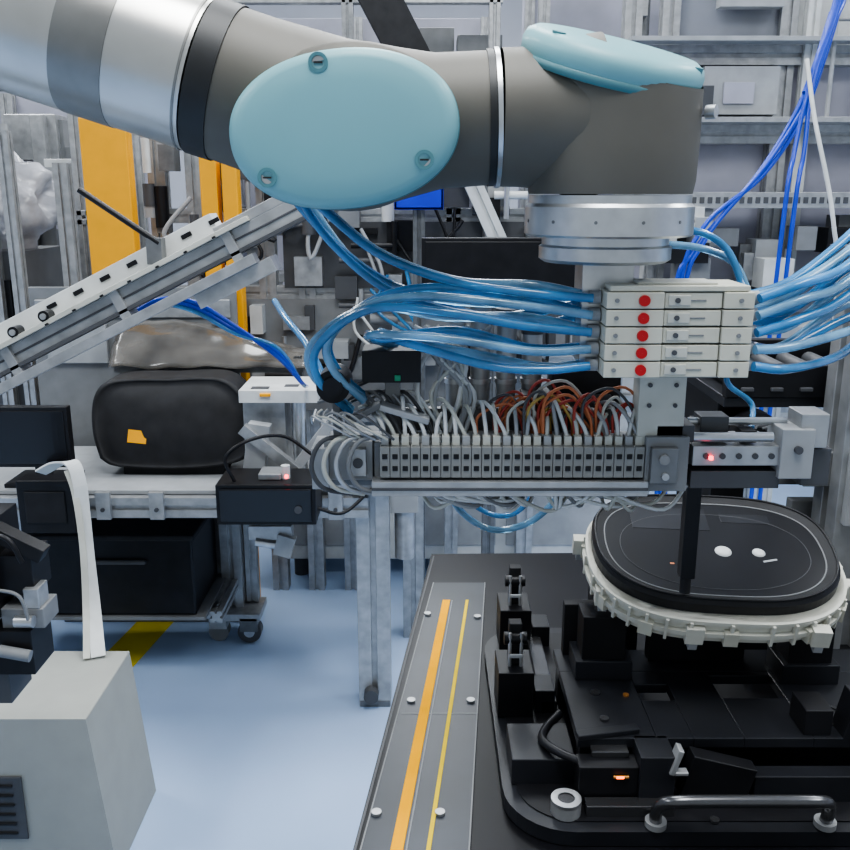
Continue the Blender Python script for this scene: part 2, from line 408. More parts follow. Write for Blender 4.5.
for i in range(5):
    z=zz[i]
    for q in range(3):
        y=.815+.012*q; e1=R(-.006,.006)
        if i>=2: pts=[(RR,y,z),(.34,y+.01,z+.008+e1),(.39,y+.04,z+.022+.008*q),(.45,y+.09,z+.05+.01*q+e1),(.53,y+.2,1.46+.01*q+.008*i)]
        elif i==1: pts=[(RR,y,z),(.34,y+.01,z+e1),(.41,y+.05,z+.01+.01*q),(.50,y+.1,z+.03+.01*q),(.56,y+.25,1.42+.01*q)]
        else:
            if q: continue
            pts=[(RR,y,z),(.34,y+.01,z-.004),(.42,y+.08,z-.002),(.5,y+.2,z+.01),(.56,1.18,z+.01)]
        b.tube(pts,.0045,T[(i+q)%2],10,8)
b.tube([(.23,.90,1.465),(.27,.905,1.462),(.30,.91,1.445),(.315,.90,1.41),(.31,.87,1.39)],.0038,'blue_tube',10,8)
b.tube([(.235,.92,1.45),(.28,.925,1.445),(.315,.93,1.43),(.33,.92,1.40)],.0038,'blue_tube2',10,8)
b.tube([(.02,.95,1.21),(.035,.97,1.155),(.075,.98,1.122),(.12,.98,1.130),(.15,.96,1.170),(.145,.93,1.21)],.004,'blue_tube2',10,8)
b.tube([(.03,.95,1.21),(.045,.97,1.165),(.08,.98,1.139),(.11,.98,1.146),(.13,.93,1.205)],.003,'blue_tube',10,8)
b.tube([(.30,.88,1.335),(.31,.9,1.31),(.335,.9,1.29),(.33,.88,1.27)],.003,'blue_tube',8,8)
b.done()
b=B('blue_signal_cable')
for k in range(3):
    b.tube([(-.64,1.92,1.22+.01*k),(-.57,1.93,1.265+.006*k),(-.50,1.95,1.25+.01*k),(-.42,1.97,1.20+.008*k),(-.33,2.0,1.16-.01*k),(-.30,2.15,1.05),(-.33,2.46,.975)],.005,'blue_cable' if k else 'blue_tube')
b.done()

# ------------------------------------------------------------------ work table
b=B('black_worktable',.002)
b.prism([(-.11,.45),(1.3,.45),(1.3,1.58),(.012,1.558)],.82,.85,'table_black',mtop='table_black')
for x,y in ((.12,.55),(1.2,.55),(1.2,1.48),(.12,1.48)): b.bb(x-.03,x+.03,y-.03,y+.03,0,.82,'grey_d')
b.prism([(-.0990,.55),(-.0965,.55),(.0175,1.545),(.015,1.545)],.85,.8515,'grey_d')
b.done()
b=B('measuring_scale_strip')
b.prism([(-.078,.68),(.037,.68),(.103,1.42),(.0137,1.42)],.8505,.855,'plate')
b.prism([(-.0455,.68),(-.0325,.68),(.041,1.35),(.029,1.35)],.855,.8565,'strip_yellow')
b.prism([(-.0095,.68),(-.0050,.68),(.071,1.35),(.0665,1.35)],.855,.8565,'strip_yellow2')
b.prism([(-.0300,.68),(-.0285,.68),(.0450,1.35),(.0435,1.35)],.855,.8560,'grey')
b.prism([(-.078,.68),(-.0765,.68),(.0152,1.42),(.0137,1.42)],.855,.8556,'grey')
b.prism([(.0355,.68),(.037,.68),(.103,1.42),(.1015,1.42)],.855,.8556,'grey')
b.bb(-.030,.066,1.02,1.022,.855,.8555,'grey')
for x,y in ((.004,1.30),(.082,1.29),(-.018,1.05),(.060,1.05),(-.052,.83),(.016,.83)):
    b.cyl((x,y,.855),(x,y,.858),.0055,'alu',seg=16)
b.done()
# ------------------------------------------------------------------ fixture
b=B('assembly_fixture',.001)
def rrect(x0,x1,y0,y1,r,n=8):
    P=[]
    for cx,cy,a0 in ((x1-r,y1-r,0),(x0+r,y1-r,90),(x0+r,y0+r,180),(x1-r,y0+r,270)):
        for k in range(n+1):
            a=math.radians(a0+90*k/n); P.append((cx+r*math.cos(a),cy+r*math.sin(a)))
    return P
b.prism(rrect(.085,.78,.785,1.23,.07),.8505,.868,'anodized')
b.prism(rrect(.10,.77,.80,1.21,.06),.868,.8695,'black')
zt0,zt1=.918,.93
b.bb(.165,.62,.995,1.05,zt0,zt1,'anodized'); b.bb(.165,.25,.855,.995,zt0,zt1,'anodized')
b.bb(.29,.345,.855,.995,zt0,zt1,'anodized'); b.bb(.25,.29,.855,.93,zt0,zt1,'anodized'); b.bb(.25,.29,.965,.995,zt0,zt1,'anodized')
b.bb(.345,.42,.855,.935,zt0,zt1,'anodized'); b.bb(.345,.42,.985,.995,zt0,zt1,'anodized'); b.bb(.42,.62,.855,.995,zt0,zt1,'anodized')
b.cyl((.45,.9,zt1),(.45,.9,zt1+.0008),.02,'black_matte',seg=28); b.lathe([(.018,0),(.022,0),(.022,.002),(.018,.002)],(.45,.9,zt1),(0,0,1),'chrome_dark',28)
b.cyl((.20,.945,zt1),(.20,.945,zt1+.002),.006,'chrome_dark',seg=16); b.cyl((.20,.89,zt1),(.20,.89,zt1+.003),.005,'chrome_dark',seg=16)
b.cyl((.235,.94,zt1),(.235,.94,zt1+.002),.0035,'brass',seg=16)
for x in (.18,.60):
    for y in (.87,1.03): b.bb(x-.012,x+.012,y-.012,y+.012,.869,zt0,'black')
for x,y,h in ((.215,1.0,1.01),(.46,.99,1.01),(.25,1.12,1.05),(.45,1.13,1.05)):
    b.bb(x-.026,x+.026,y-.02,y+.02,.93 if y<1.06 else .8695,h,'black')
    b.bb(x-.034,x+.034,y-.026,y+.026,.8695 if y>1.06 else .93,.955,'anodized')
b.bb(.175,.215,1.035,1.05,.93,1.0,'black_matte')
b.bb(.28,.40,1.02,1.04,.93,.985,'black')
for x,y in ((.128,1.19),(.112,1.02)):
    b.bb(x-.022,x+.022,y-.03,y+.03,.869,.93,'black'); b.bb(x-.008,x+.008,y-.008,y+.008,.93,.985,'black_matte')
    for dx in (-.007,.007): b.cyl((x+dx,y-.012,.93),(x+dx,y-.012,.975),.0022,'alu',seg=10)
    b.cyl((x-.014,y-.006,.965),(x+.014,y-.006,.965),.008,'black',seg=16); b.box((x,y-.02,.948),(.016,.003,.005),'grey_l')
    b.bb(x+.025,x+.05,y-.02,y+.02,.869,.90,'anodized')
b.bb(.145,.165,1.0,1.18,.869,.885,'chrome_dark')
b.bb(.095,.165,.86,.93,.869,.90,'anodized')
b.bb(.162,.225,.825,.85,.869,.915,'black'); b.bb(.225,.262,.82,.86,.869,.93,'anodized'); b.bb(.168,.26,.806,.822,.869,.882,'chrome_dark')
b.box((.198,.862,.933),(.07,.012,.006),'anodized',rotZ(.2)); b.bb(.178,.218,.842,.856,.915,.922,'chrome_dark')
b.box((.205,.8225,.905),(.009,.003,.003),'led'); b.cyl((.198,.823,.905),(.214,.823,.905),.0018,'brass',seg=10)
b.box((.262,.825,.925),(.006,.016,.03),'alu',rotY(.3)); b.box((.268,.822,.912),(.014,.01,.004),'alu')
b.box((.31,.835,.895),(.07,.02,.05),'black',rotY(.25)); b.bb(.35,.46,.83,.85,.869,.90,'anodized')
b.bb(.41,.44,.86,.9,.93,.96,'black'); b.box((.47,.87,.95),(.03,.03,.05),'anodized',rotY(.2))
b.cyl((.148,.815,.869),(.148,.815,.884),.016,'alu',seg=28); b.cyl((.148,.815,.884),(.148,.815,.8845),.009,'chrome_dark',seg=20)
b.lathe([(.009,0),(.016,0),(.016,.004),(.009,.004)],(.148,.815,.882),(0,0,1),'steel',28)
for x in (.3,.45,.6): b.cyl((x,.80,.869),(x,.80,.872),.005,'chrome_dark',seg=14)
b.tube([(.16,.95,.90),(.140,.92,.90),(.132,.89,.905),(.145,.86,.91),(.17,.84,.91)],.005,'black',10)
b.done()
b=B('chrome_pull_handle')
b.tube([(.237,.793,.872),(.236,.790,.888),(.240,.784,.902),(.255,.778,.909),(.29,.776,.911),(.36,.776,.911),(.395,.778,.909),(.408,.784,.902),(.412,.790,.888),(.411,.793,.872)],.0065,'chrome_dark',14)
for x in (.237,.411): b.cyl((x,.793,.8695),(x,.793,.876),.011,'alu',seg=24)
b.done()
# ------------------------------------------------------------------ instrument cluster
b=B('instrument_cluster',.0008)
ct=Vector((.350,1.020,1.085)); tl=math.radians(16)
M=Matrix.Translation(ct)@Matrix.Rotation(tl,4,'X')@Matrix.Rotation(math.radians(-4),4,'Z')
NN=3.0
def sup(a,bb,n,seg=72,xo=0,yo=0):
    P=[]
    for i in range(seg):
        t=2*math.pi*i/seg; c=math.cos(t); s_=math.sin(t)
        x=a*math.copysign(abs(c)**(2/n),c); y=bb*math.copysign(abs(s_)**(2/n),s_)
        x*=1-.12*max(0,-y/bb)**1.5
        P.append((x+xo,y+yo))
    return P
b.prism(sup(.149,.109,NN,yo=-.007),-.046,-.015,'housing_white',M)
b.prism(sup(.154,.114,NN,yo=-.008),-.036,-.030,'housing_white',M)
b.prism(sup(.152,.112,NN,yo=-.008),-.020,-.015,'housing_white',M)
b.prism(sup(.145,.105,NN),-.015,-.003,'black',M)
b.prism(sup(.136,.096,NN),-.003,-.002,'lens_black',M)
# raised bezel with sloping inner wall
def loft(la,lb,m):
    k=len(la); b.add(la+lb,[(i,(i+1)%k,k+(i+1)%k,k+i) for i in range(k)],m,True)
o1=[M@Vector((x,y,.003)) for x,y in sup(.141,.101,NN)]; o2=[M@Vector((x,y,-.002)) for x,y in sup(.130,.090,NN)]; o3=[M@Vector((x,y,-.003)) for x,y in sup(.145,.105,NN)]
loft(o3,o1,'black'); loft(o1,o2,'black_matte')
b.tube(o1+[o1[0]],.0016,'black',8,2)
b.tube([M@Vector((x,y,-.0018)) for x,y in sup(.1295,.0895,NN)]+[M@Vector((.1295,0,-.0018))],.0010,'grey',6,2)
inner=[M@Vector((p[0],p[1],-.0018)) for p in sup(.112,.072,2.4,yo=-.006)]
b.tube(inner+[inner[0]],.0005,'grey_d',6,2)
pr=sup(.151,.112,NN,seg=64,yo=-.008)
for i,(x,y) in enumerate(pr):
    x2,y2=pr[(i+1)%64]; a=math.atan2(y2-y,x2-x)
    if y>.05 or i%2: continue
    b.box(M@Vector((x,y,-.031)),(.0035,.006,.028),'housing_white',(M.to_3x3()@rotZ(a)))
    if i%6==0: b.box(M@Vector((x,y,-.036)),(.016,.010,.018),'cream',(M.to_3x3()@rotZ(a)))
for x,y in ((-.154,.035),(-.135,-.060),(.15,-.03),(.10,-.112),(-.04,-.117)):
    b.box(M@Vector((x,y,-.034)),(.020,.014,.022),'housing_white',M.to_3x3()); b.box(M@Vector((x,y,-.049)),(.010,.010,.012),'grey_l',M.to_3x3())
for (cx,cy,rr) in ((.010,-.008,.9),(.052,-.008,.7)):
    q=M@Vector((cx,cy,-.002)); b.smooth_lathe([(.0001,.003),(.007*rr,.0026),(.0105*rr,.001),(.011*rr,0)],q,M.to_3x3()@Vector((0,0,1)),'white',24)
b.box(M@Vector((.062,-.022,-.0018)),(.018,.003,.0005),'grey_l',M.to_3x3()@rotZ(.3)); b.box(M@Vector((-.055,-.035,-.0018)),(.005,.003,.0005),'orange_wire',M.to_3x3())
b.box(M@Vector((-.045,.055,-.0018)),(.095,.045,.0006),'anodized',M.to_3x3()); b.box(M@Vector((.05,.060,-.0018)),(.06,.018,.0006),'anodized',M.to_3x3())
b.done()

# ------------------------------------------------------------------ right black machine on table
b=B('conveyor_module',.0015)
b.bb(.43,1.15,1.28,1.50,.8505,.90,'anodized')
for x in (.46,.70,1.10): b.bb(x-.025,x+.025,1.30,1.48,.90,1.20,'black')
b.bb(.43,1.15,1.26,1.50,1.20,1.215,'anodized'); b.bb(.43,1.15,1.255,1.275,1.215,1.262,'black'); b.bb(.43,1.15,1.47,1.49,1.215,1.265,'black')
b.bb(.45,1.1,1.27,1.29,1.08,1.12,'alu_dark'); b.bb(.5,1.1,1.27,1.30,.98,1.02,'grey_d')
for i in range(16):
    x=.45+.042*i
    b.bb(x,x+.018,1.25,1.257,1.225,1.231,'grey_d'); b.cyl((x+.012,1.30,1.235),(x+.012,1.46,1.235),.012,'grey_d',seg=14)
b.cyl((.475,1.24,1.165),(.475,1.27,1.165),.032,'black',seg=32)
b.lathe([(.012,0),(.026,0),(.026,.003),(.012,.003)],(.475,1.238,1.165),(0,-1,0),'grey_d',32)
for k in range(7):
    a=k*math.pi*2/7; b.box((.475+.016*math.cos(a),1.236,1.165+.016*math.sin(a)),(.014,.003,.004),'grey',rotY(-a+.6))
b.bb(.53,.60,1.2,1.27,1.10,1.15,'grey'); b.bb(.63,.70,1.19,1.27,1.0,1.15,'alu'); b.bb(.54,.60,1.255,1.275,.95,1.06,'grey')
b.done()
b=B('aluminum_column',.001)
b.tslot((.600,1.20,.85),(.600,1.20,1.40),.075,'alu'); b.bb(.545,.655,1.15,1.25,.8505,.862,'alu_dark'); b.bb(.57,.63,1.15,1.163,1.06,1.16,'grey_l')
b.bb(.565,.655,1.12,1.28,1.40,1.43,'grey_d'); b.tslot((.600,1.20,1.43),(.600,1.20,1.62),.03,'alu')
b.cyl((.59,1.14,1.20),(.59,1.163,1.20),.018,'grey_d'); b.bb(.545,.665,1.10,1.163,1.44,1.50,'grey_d'); b.bb(.57,.60,1.15,1.163,1.27,1.33,'grey_d')
b.done()

# ------------------------------------------------------------------ bench at left
b=B('aluminum_frame_bench',.001)
zb=.641
for y in (2.42,2.88): b.tslot((-1.4,y,zb),(-.10 if y>2.5 else -.16,y,zb),.06)
for x in (-1.37,-.66,-.15): b.tslot((x,2.45,zb),(x,2.85,zb),.06)
b.tslot((-.150,2.45,.0),(-.150,2.45,.70),.095,h=.075); b.bb(-.195,-.105,2.41,2.49,0,.02,'alu_dark'); b.cyl((-.16,2.38,.05),(-.16,2.41,.05),.022,'grey_d')
b.tslot((-.66,2.88,.10),(-.66,2.88,.62),.07); b.tslot((-1.37,2.45,.0),(-1.37,2.45,.62),.06); b.tslot((-1.37,2.85,.0),(-1.37,2.85,.62),.06)
b.tslot((-.60,2.90,.12),(-.60,2.90,.62),.04)
b.tslot((-.04,2.88,0),(-.04,2.88,.78),.07); b.tslot((-.1,2.88,zb),(.1,2.88,zb),.06)
b.bb(-1.4,-.18,2.42,2.88,.671,.683,'grey_l')
b.bb(-.735,-.56,2.79,2.93,.09,.115,'alu'); b.cyl((-.60,2.80,.045),(-.60,2.84,.045),.040,'grey_d'); b.cyl((-.60,2.795,.045),(-.60,2.80,.045),.018,'steel')
b.bb(-.63,-.57,2.79,2.85,.05,.10,'alu_dark'); b.cyl((-.71,2.82,.035),(-.71,2.86,.035),.034,'grey'); b.bb(-.74,-.68,2.81,2.87,.05,.1,'alu')
b.tslot((-1.37,2.65,.20),(-.66,2.65,.20),.04); b.tslot((-1.37,2.88,.20),(-.66,2.88,.20),.04); b.tslot((-.66,2.6,.20),(-.66,2.9,.20),.04)
b.bb(-1.37,-.68,2.55,2.88,.215,.226,'grey')
for x in (-.9,-.75,-.5,-.35,-.25): b.bb(x-.02,x+.02,2.375,2.392,zb-.03,zb+.05,'alu'); b.cyl((x,2.375,zb),(x,2.37,zb),.006,'grey_d',seg=10)
b.bb(-.32,-.12,2.39,2.42,.70,.73,'alu'); b.bb(-.20,-.10,2.36,2.50,.70,.72,'alu_dark')
b.bb(-.30,-.24,2.5,2.6,.683,.86,'grey_l'); b.bb(-.52,-.40,2.5,2.62,.683,.93,'alu'); b.bb(-.52,-.30,2.45,2.65,.93,.965,'white')
b.bb(-.46,-.43,2.44,2.45,.95,.958,'yellow'); b.bb(-.49,-.44,2.47,2.5,.965,.967,'grey_d'); b.bb(-.40,-.36,2.50,2.53,.965,.967,'grey_d')
b.cyl((-.36,2.5,.683),(-.36,2.5,.93),.02,'steel'); b.bb(-.24,-.14,2.6,2.7,.683,.80,'grey')
b.box((-.42,2.4,.80),(.22,.03,.03),'alu',rotY(.7)); b.box((-.30,2.42,.83),(.20,.02,.03),'grey_l',rotY(-.9)); b.box((-.47,2.42,.80),(.06,.04,.16),'grey_l',rotY(.15))
b.cyl((-.06,2.5,.45),(-.06,2.5,.62),.03,'alu'); b.bb(-.10,-.02,2.46,2.54,.60,.68,'grey_l')
b.box((-.43,2.36,.585),(.12,.04,.04),'alu'); b.box((-.39,2.34,.55),(.05,.03,.06),'grey_l',rotY(.3)); b.cyl((-.47,2.34,.56),(-.38,2.34,.545),.012,'steel')
b.done()
B('black_storage_crate',.006).bb(-1.22,-.71,2.56,2.86,.228,.49,'black').bb(-1.23,-.70,2.55,2.87,.475,.495,'black_matte').bb(-1.05,-.85,2.545,2.56,.40,.415,'grey_d').done()
b=B('control_box',.003)
b.bb(-.545,-.285,2.22,2.369,.655,.765,'black'); b.bb(-.535,-.295,2.214,2.221,.665,.755,'black_gloss'); b.cyl((-.33,2.214,.70),(-.33,2.208,.70),.01,'grey_d')
b.tube([(-.5,2.25,.765),(-.52,2.25,.83),(-.46,2.28,.87),(-.38,2.35,.86),(-.30,2.36,.80)],.005,'black')
b.tube([(-.29,2.28,.68),(-.22,2.3,.66),(-.14,2.34,.72),(-.08,2.36,.76)],.005,'black')
b.cyl((-.37,2.28,.765),(-.37,2.28,.80),.012,'white'); b.bb(-.44,-.38,2.26,2.33,.765,.782,'alu'); b.box((-.36,2.23,.785),(.01,.01,.01),'ledred')
b.done()
b=B('molded_plastic_cover')
out=[(-.965,.735),(-.985,.80),(-.990,.87),(-.978,.925),(-.940,.958),(-.86,.968),(-.76,.968),(-.66,.972),(-.595,.966),(-.548,.935),(-.518,.88),(-.508,.82),(-.512,.765),(-.540,.730),(-.62,.712),(-.74,.705),(-.86,.708),(-.93,.715)]
cl=b.curve([(x,0,z) for x,z in out]+[(out[0][0],0,out[0][1])],5)[:-1]
cx_,cz_=-.74,.845; K=len(cl)
lay=[(1.0,.10),(1.0,.0),(.985,-.014),(.955,-.022),(.93,-.020),(.90,-.016),(.80,-.024),(.55,-.036),(.25,-.040),(.001,-.041)]
vs=[];fs=[]
for sc,dy in lay:
    for v in cl: 
        zz_=cz_+(v.z-cz_)*sc; vs.append((cx_+(v.x-cx_)*sc,2.56+dy+(zz_-.70)*.25,zz_))
for k in range(len(lay)-1):
    for i in range(K):
        j=(i+1)%K; fs.append((k*K+i,k*K+j,(k+1)*K+j,(k+1)*K+i))
b.add(vs,fs,'black_matte',True)
b.bb(-.90,-.60,2.57,2.68,.683,.72,'black_matte')
b.box((-.845,2.550,.805),(.055,.004,.038),'yellow',rotX(-.25)@rotY(.1))
b.done()
b=B('clear_plastic_sheet')
vs=[];fs=[];NX,NY=30,12
for i in range(NX+1):
    for j in range(NY+1):
        u=i/NX; w_=j/NY
        x=-.98+.62*u; y=2.74+.18*w_
        z=.975+.11*math.sin(math.pi*w_*.55)*(1-.45*u)+.03*math.sin(u*5)*w_+.012*noise.noise(Vector((u*7,w_*5,0)))
        vs.append((x,y,z))
for i in range(NX):
    for j in range(NY): a=i*(NY+1)+j; fs.append((a,a+NY+1,a+NY+2,a+1))
b.add(vs,fs,'smoked_sheet',True)
for x in (-.95,-.40): b.tslot((x,2.80,.683),(x,2.80,1.0),.025,'alu_dark')
b.bb(-.97,-.38,2.76,2.80,.955,.975,'alu_dark')
o=b.done(); md=o.modifiers.new('thick','SOLIDIFY'); md.thickness=.002
b=B('computer_monitor',.004)
b.bb(-1.22,-1.0,2.44,2.47,.745,.92,'black'); b.bb(-1.21,-1.01,2.437,2.441,.755,.91,'black_gloss'); b.bb(-1.12,-1.08,2.47,2.50,.70,.85,'black'); b.bb(-1.20,-1.02,2.44,2.58,.683,.695,'black')
b.done()
B('relay_box',.003).bb(-1.10,-.95,2.30,2.369,.60,.75,'black').bb(-1.08,-.97,2.295,2.30,.63,.72,'black_matte').done()
b=B('white_ribbon_cable')
b.ribbon([(-1.02,2.28,.78),(-.96,2.26,.812),(-.915,2.24,.815),(-.895,2.22,.77),(-.885,2.20,.70),(-.865,2.15,.60),(-.835,2.08,.49),(-.795,1.98,.405)],.034,.005,'white',side=(1,.3,0))
b.ribbon([(-.93,2.235,.80),(-.905,2.21,.74),(-.875,2.15,.62),(-.85,2.07,.49),(-.82,1.97,.405)],.016,.006,'offwhite',side=(1,.3,0))
b.done()
b=B('metal_cabinet_box',.004)
b.prism([(-1.15,0),(-.695,0),(-.732,.40),(-1.15,.40)],-2.02,-1.72,'beige',Matrix(((1,0,0,0),(0,0,-1,0),(0,1,0,0),(0,0,0,1))))
b.bb(-1.10,-.885,1.714,1.72,.10,.26,'grey_d')
for k in range(6): b.bb(-1.08,-.905,1.709,1.715,.115+.024*k,.122+.024*k,'black')
b.done()

# ------------------------------------------------------------------ inclined conveyor rail
b=B('inclined_conveyor_rail',.001)
p0=Vector((-1.32,1.80,.930)); p1=Vector((-.235,1.80,1.468)); dr=(p1-p0).normalized(); ang=-math.atan2(dr.z,dr.x); L_=(p1-p0).length
Rr=rotY(ang); up=Rr@Vector((0,0,1))
def rb(t0,t1,u0,u1,y0,y1,m):
    c=p0+dr*((t0+t1)/2)+up*((u0+u1)/2); c.y=(y0+y1)/2
    b.box(c,(t1-t0,y1-y0,u1-u0),m,Rr)
rb(0,L_*.86,.035,.075,1.80,1.86,'white')
rb(0,L_*.92,.026,.036,1.74,1.88,'offwhite')
rb(0,L_,-.012,.026,1.76,1.80,'alu'); rb(0,L_,-.02,-.012,1.75,1.81,'grey_d'); rb(0,L_,.004,.008,1.757,1.76,'grey_d')
rb(0,L_,-.012,.026,1.84,1.90,'alu_dark'); rb(.1,L_*.9,-.050,-.030,1.74,1.78,'alu')
for k in range(7):
    t=.66+.062*k; rb(t,t+.022,.054,.063,1.797,1.80,'black')
    rb(t+.005,t+.012,.026,.030,1.735,1.745,'black')
for t in (.60,.67):
    c=p0+dr*t+up*.044; c.y=1.77; b.cyl(c,c+Vector((0,-.03,0)),.011,'black',seg=20); c.y=1.74; b.cyl(c,c+Vector((0,-.004,0)),.006,'alu',seg=16)
for t in (.3,.55,.8,1.05): rb(t,t+.02,-.05,.03,1.75,1.80,'alu')
rb(L_*.86,L_,.026,.045,1.76,1.88,'alu'); rb(L_*.78,L_*.92,-.08,-.05,1.76,1.84,'alu')
b.cyl((-.655,1.76,1.505),(-.51,1.76,1.405),.006,'black'); b.box((-.52,1.77,1.39),(.03,.03,.05),'alu_dark')
b.tslot((-1.27,1.83,0),(-1.27,1.83,.97),.05); b.tslot((-1.27,1.83,.5),(-.93,1.83,1.10),.03)
b.bb(-1.5,-1.2,1.7,1.95,0,.02,'grey_d')
b.done()

# ------------------------------------------------------------------ yellow posts & frame behind
for xa,xb,ht in ((-1.10,-.95,1.73),(-.725,-.67,1.62),(-.655,-.605,1.60)):
    B('yellow_safety_post',.004).bb(xa,xb,3.0,3.06,0,ht,'yellow').bb(xa-.01,xb+.01,2.99,3.07,0,.02,'grey_d').done()
b=B('wire_duct_panel',.003)
b.bb(-1.30,-.62,2.962,2.98,.0,1.20,'grey'); b.bb(-1.28,-.64,2.952,2.962,1.10,1.16,'alu'); b.bb(-1.0,-.7,2.942,2.962,.98,1.06,'alu_dark'); b.bb(-1.25,-1.05,2.942,2.962,.95,1.08,'grey_l')
b.done()
b=B('aluminum_machine_frame',.001)
for x in (-.93,-.80,-.56,-.42,-.28): b.tslot((x,3.26,0),(x,3.26,1.9),.06)
for z in (1.15,1.42,1.86,.7): b.tslot((-.93,3.26,z),(.4,3.26,z),.05)
b.tslot((.1,3.26,0),(.1,3.26,1.62),.05); b.tslot((.38,3.26,0),(.38,3.26,1.9),.06)
b.tslot((.10,3.16,1.66),(.27,3.16,1.30),.06,'white')
b.bb(-.92,.36,3.225,3.235,.72,1.13,'grey'); b.bb(-.5,.36,3.225,3.235,1.17,1.4,'grey_d')
for i in range(100):
    x=R(-.95,.36); z=R(.80,1.62); y=R(3.14,3.2); m=random.choice(['alu','grey_l','white','grey','grey_d','alu_dark','steel','black','grey_d'])
    if R(0,1)<.5: b.bb(x,x+R(.03,.12),y,y+.08,z,z+R(.02,.11),m)
    else:
        h=R(.06,.22); b.cyl((x,y,z),(x,y,z+h) if R(0,1)<.6 else (x+h,y,z),R(.008,.025),m,seg=14)
for i in range(26):
    x=R(-.9,.3); z=R(.95,1.55); b.tube([(x,3.16,z),(x+R(-.1,.1),3.14,z-.12),(x+R(-.1,.2),3.14,z-.2),(x+R(-.1,.3),3.16,z-.05)],R(.004,.009),random.choice(['grey_d','black','white','blue_tube','grey_l','black']))
b.done()
b=B('machine_base_cabinet',.004)
b.bb(-.55,.74,3.35,3.8,.08,.90,'white'); b.bb(-.6,.78,3.32,3.82,.90,.94,'grey_l')
for k in range(3): b.bb(-.52+.42*k,-.14+.42*k,3.342,3.35,.14,.84,'grey_l'); b.bb(-.18+.42*k,-.16+.42*k,3.325,3.342,.45,.60,'grey_d')
for x in (-.5,.1,.7): b.cyl((x,3.4,0),(x,3.4,.08),.03,'grey_d'); b.cyl((x,3.7,0),(x,3.7,.08),.03,'grey_d')
for i in range(34):
    x=R(-.5,.6); w=R(.04,.14); h=R(.06,.4); y=R(3.34,3.6); b.bb(x,x+w,y,y+.12,.94,.94+h,random.choice(['alu','grey_l','white','grey','grey_d','alu_dark','black']))
b.done()
b=B('display_monitor',.004)
b.bb(-.01,.44,2.60,2.64,1.225,1.375,'black'); b.bb(.0,.43,2.597,2.601,1.235,1.365,'black'); b.tslot((.2,2.68,0),(.2,2.68,1.33),.04,'alu_dark'); b.bb(.1,.3,2.6,2.8,0,.02,'grey_d'); b.bb(.15,.25,2.64,2.67,1.28,1.33,'grey_d')
b.done()
b=B('blue_parts_bin',.003)
b.bb(-.10,.06,3.0,3.12,1.445,1.455,'blue'); b.bb(-.10,.06,3.0,3.008,1.445,1.54,'blue'); b.bb(-.10,.06,3.115,3.12,1.445,1.56,'blue'); b.bb(-.10,-.09,3.0,3.12,1.445,1.55,'blue'); b.bb(.05,.06,3.0,3.12,1.445,1.55,'blue')
b.tslot((-.02,3.05,0),(-.02,3.05,1.445),.04,'alu_dark')
b.done()

# ------------------------------------------------------------------ right rear enclosure
b=B('machine_enclosure',.001)
Ye=3.9
for x in (.83,.98,1.45,2.05,2.7): b.tslot((x,Ye,0),(x,Ye,3.2),.07,'alu')
b.tslot((1.53,Ye-.05,0),(1.53,Ye-.05,3.2),.05,'white')
for z in (2.03,1.73,.6): b.tslot((.8,Ye-.02,z),(2.8,Ye-.02,z),.075,'alu')
b.bb(.8,2.8,Ye-.2,Ye-.04,1.765,1.785,'alu'); b.bb(.8,2.8,Ye-.16,Ye-.06,2.068,2.085,'grey_l')
b.bb(1.0,1.42,Ye,Ye+.01,2.07,3.0,'poly'); b.bb(2.08,2.67,Ye,Ye+.01,2.07,3.0,'poly')
b.bb(1.0,2.75,Ye+.04,Ye+.05,.6,2.0,'lavender'); b.bb(1.0,2.75,Ye+.06,Ye+.08,2.05,3.1,'white')
b.bb(.85,2.8,Ye-.30,Ye-.12,1.44,1.50,'alu')
for i in range(60): b.bb(.88+.031*i,.898+.031*i,Ye-.303,Ye-.299,1.458,1.482,'grey_d')
for k in range(7):
    z=2.15+.13*k; b.cyl((1.60,Ye-.12,z),(2.02,Ye-.12,z),.007,'grey',seg=10)
for x in (1.60,1.80,2.02): b.cyl((x,Ye-.12,1.785),(x,Ye-.12,3.05),.009,'grey_l',seg=10)
b.bb(1.15,1.40,Ye-.1,Ye-.04,2.2,2.6,'grey_l'); b.bb(1.1,1.4,Ye-.12,Ye-.04,1.80,1.98,'grey_l'); b.bb(1.18,1.3,Ye-.13,Ye-.12,1.84,1.92,'lavender')
b.bb(1.06,1.12,Ye-.2,Ye-.05,1.79,1.9,'grey_d'); b.bb(1.9,2.0,Ye-.12,Ye-.04,1.80,1.95,'grey')
for i in range(46):
    x=R(.9,2.4); z=R(1.0,1.36); w=R(.04,.2); y=R(3.5,3.75); b.bb(x,x+w,y,y+.12,z,z+R(.03,.12),random.choice(['alu','grey_l','grey','alu_dark','grey_d','black','white']))
b.bb(.85,2.7,3.45,3.87,.93,1.0,'grey_l')
b.done()
b=B('blue_overhead_cables')
for k,(dx,dz) in enumerate(((0,0),(.03,.03),(.015,-.03))):
    b.tube([(1.50+dx,3.3,3.6),(1.36+dx,3.2,2.28),(1.28+dx,3.1,2.0+dz),(1.20+dx,3.05,1.77+dz),(1.075+dx*.5,3.0,1.565+dz*.5),(.90-dx,2.95,1.35-dz),(.84-dx,2.95,1.1),(.84-dx,3.0,.0)],.0075,'blue_cable')
for dx in (0,.03):
    b.tube([(1.53+dx,3.3,3.6),(1.33+dx*.4,3.1,2.25),(1.21+dx*.3,3.0,1.85),(1.16+dx,2.95,1.62),(1.125+dx,2.9,1.36),(1.10+dx,2.9,.0)],.0075,'blue_cable')
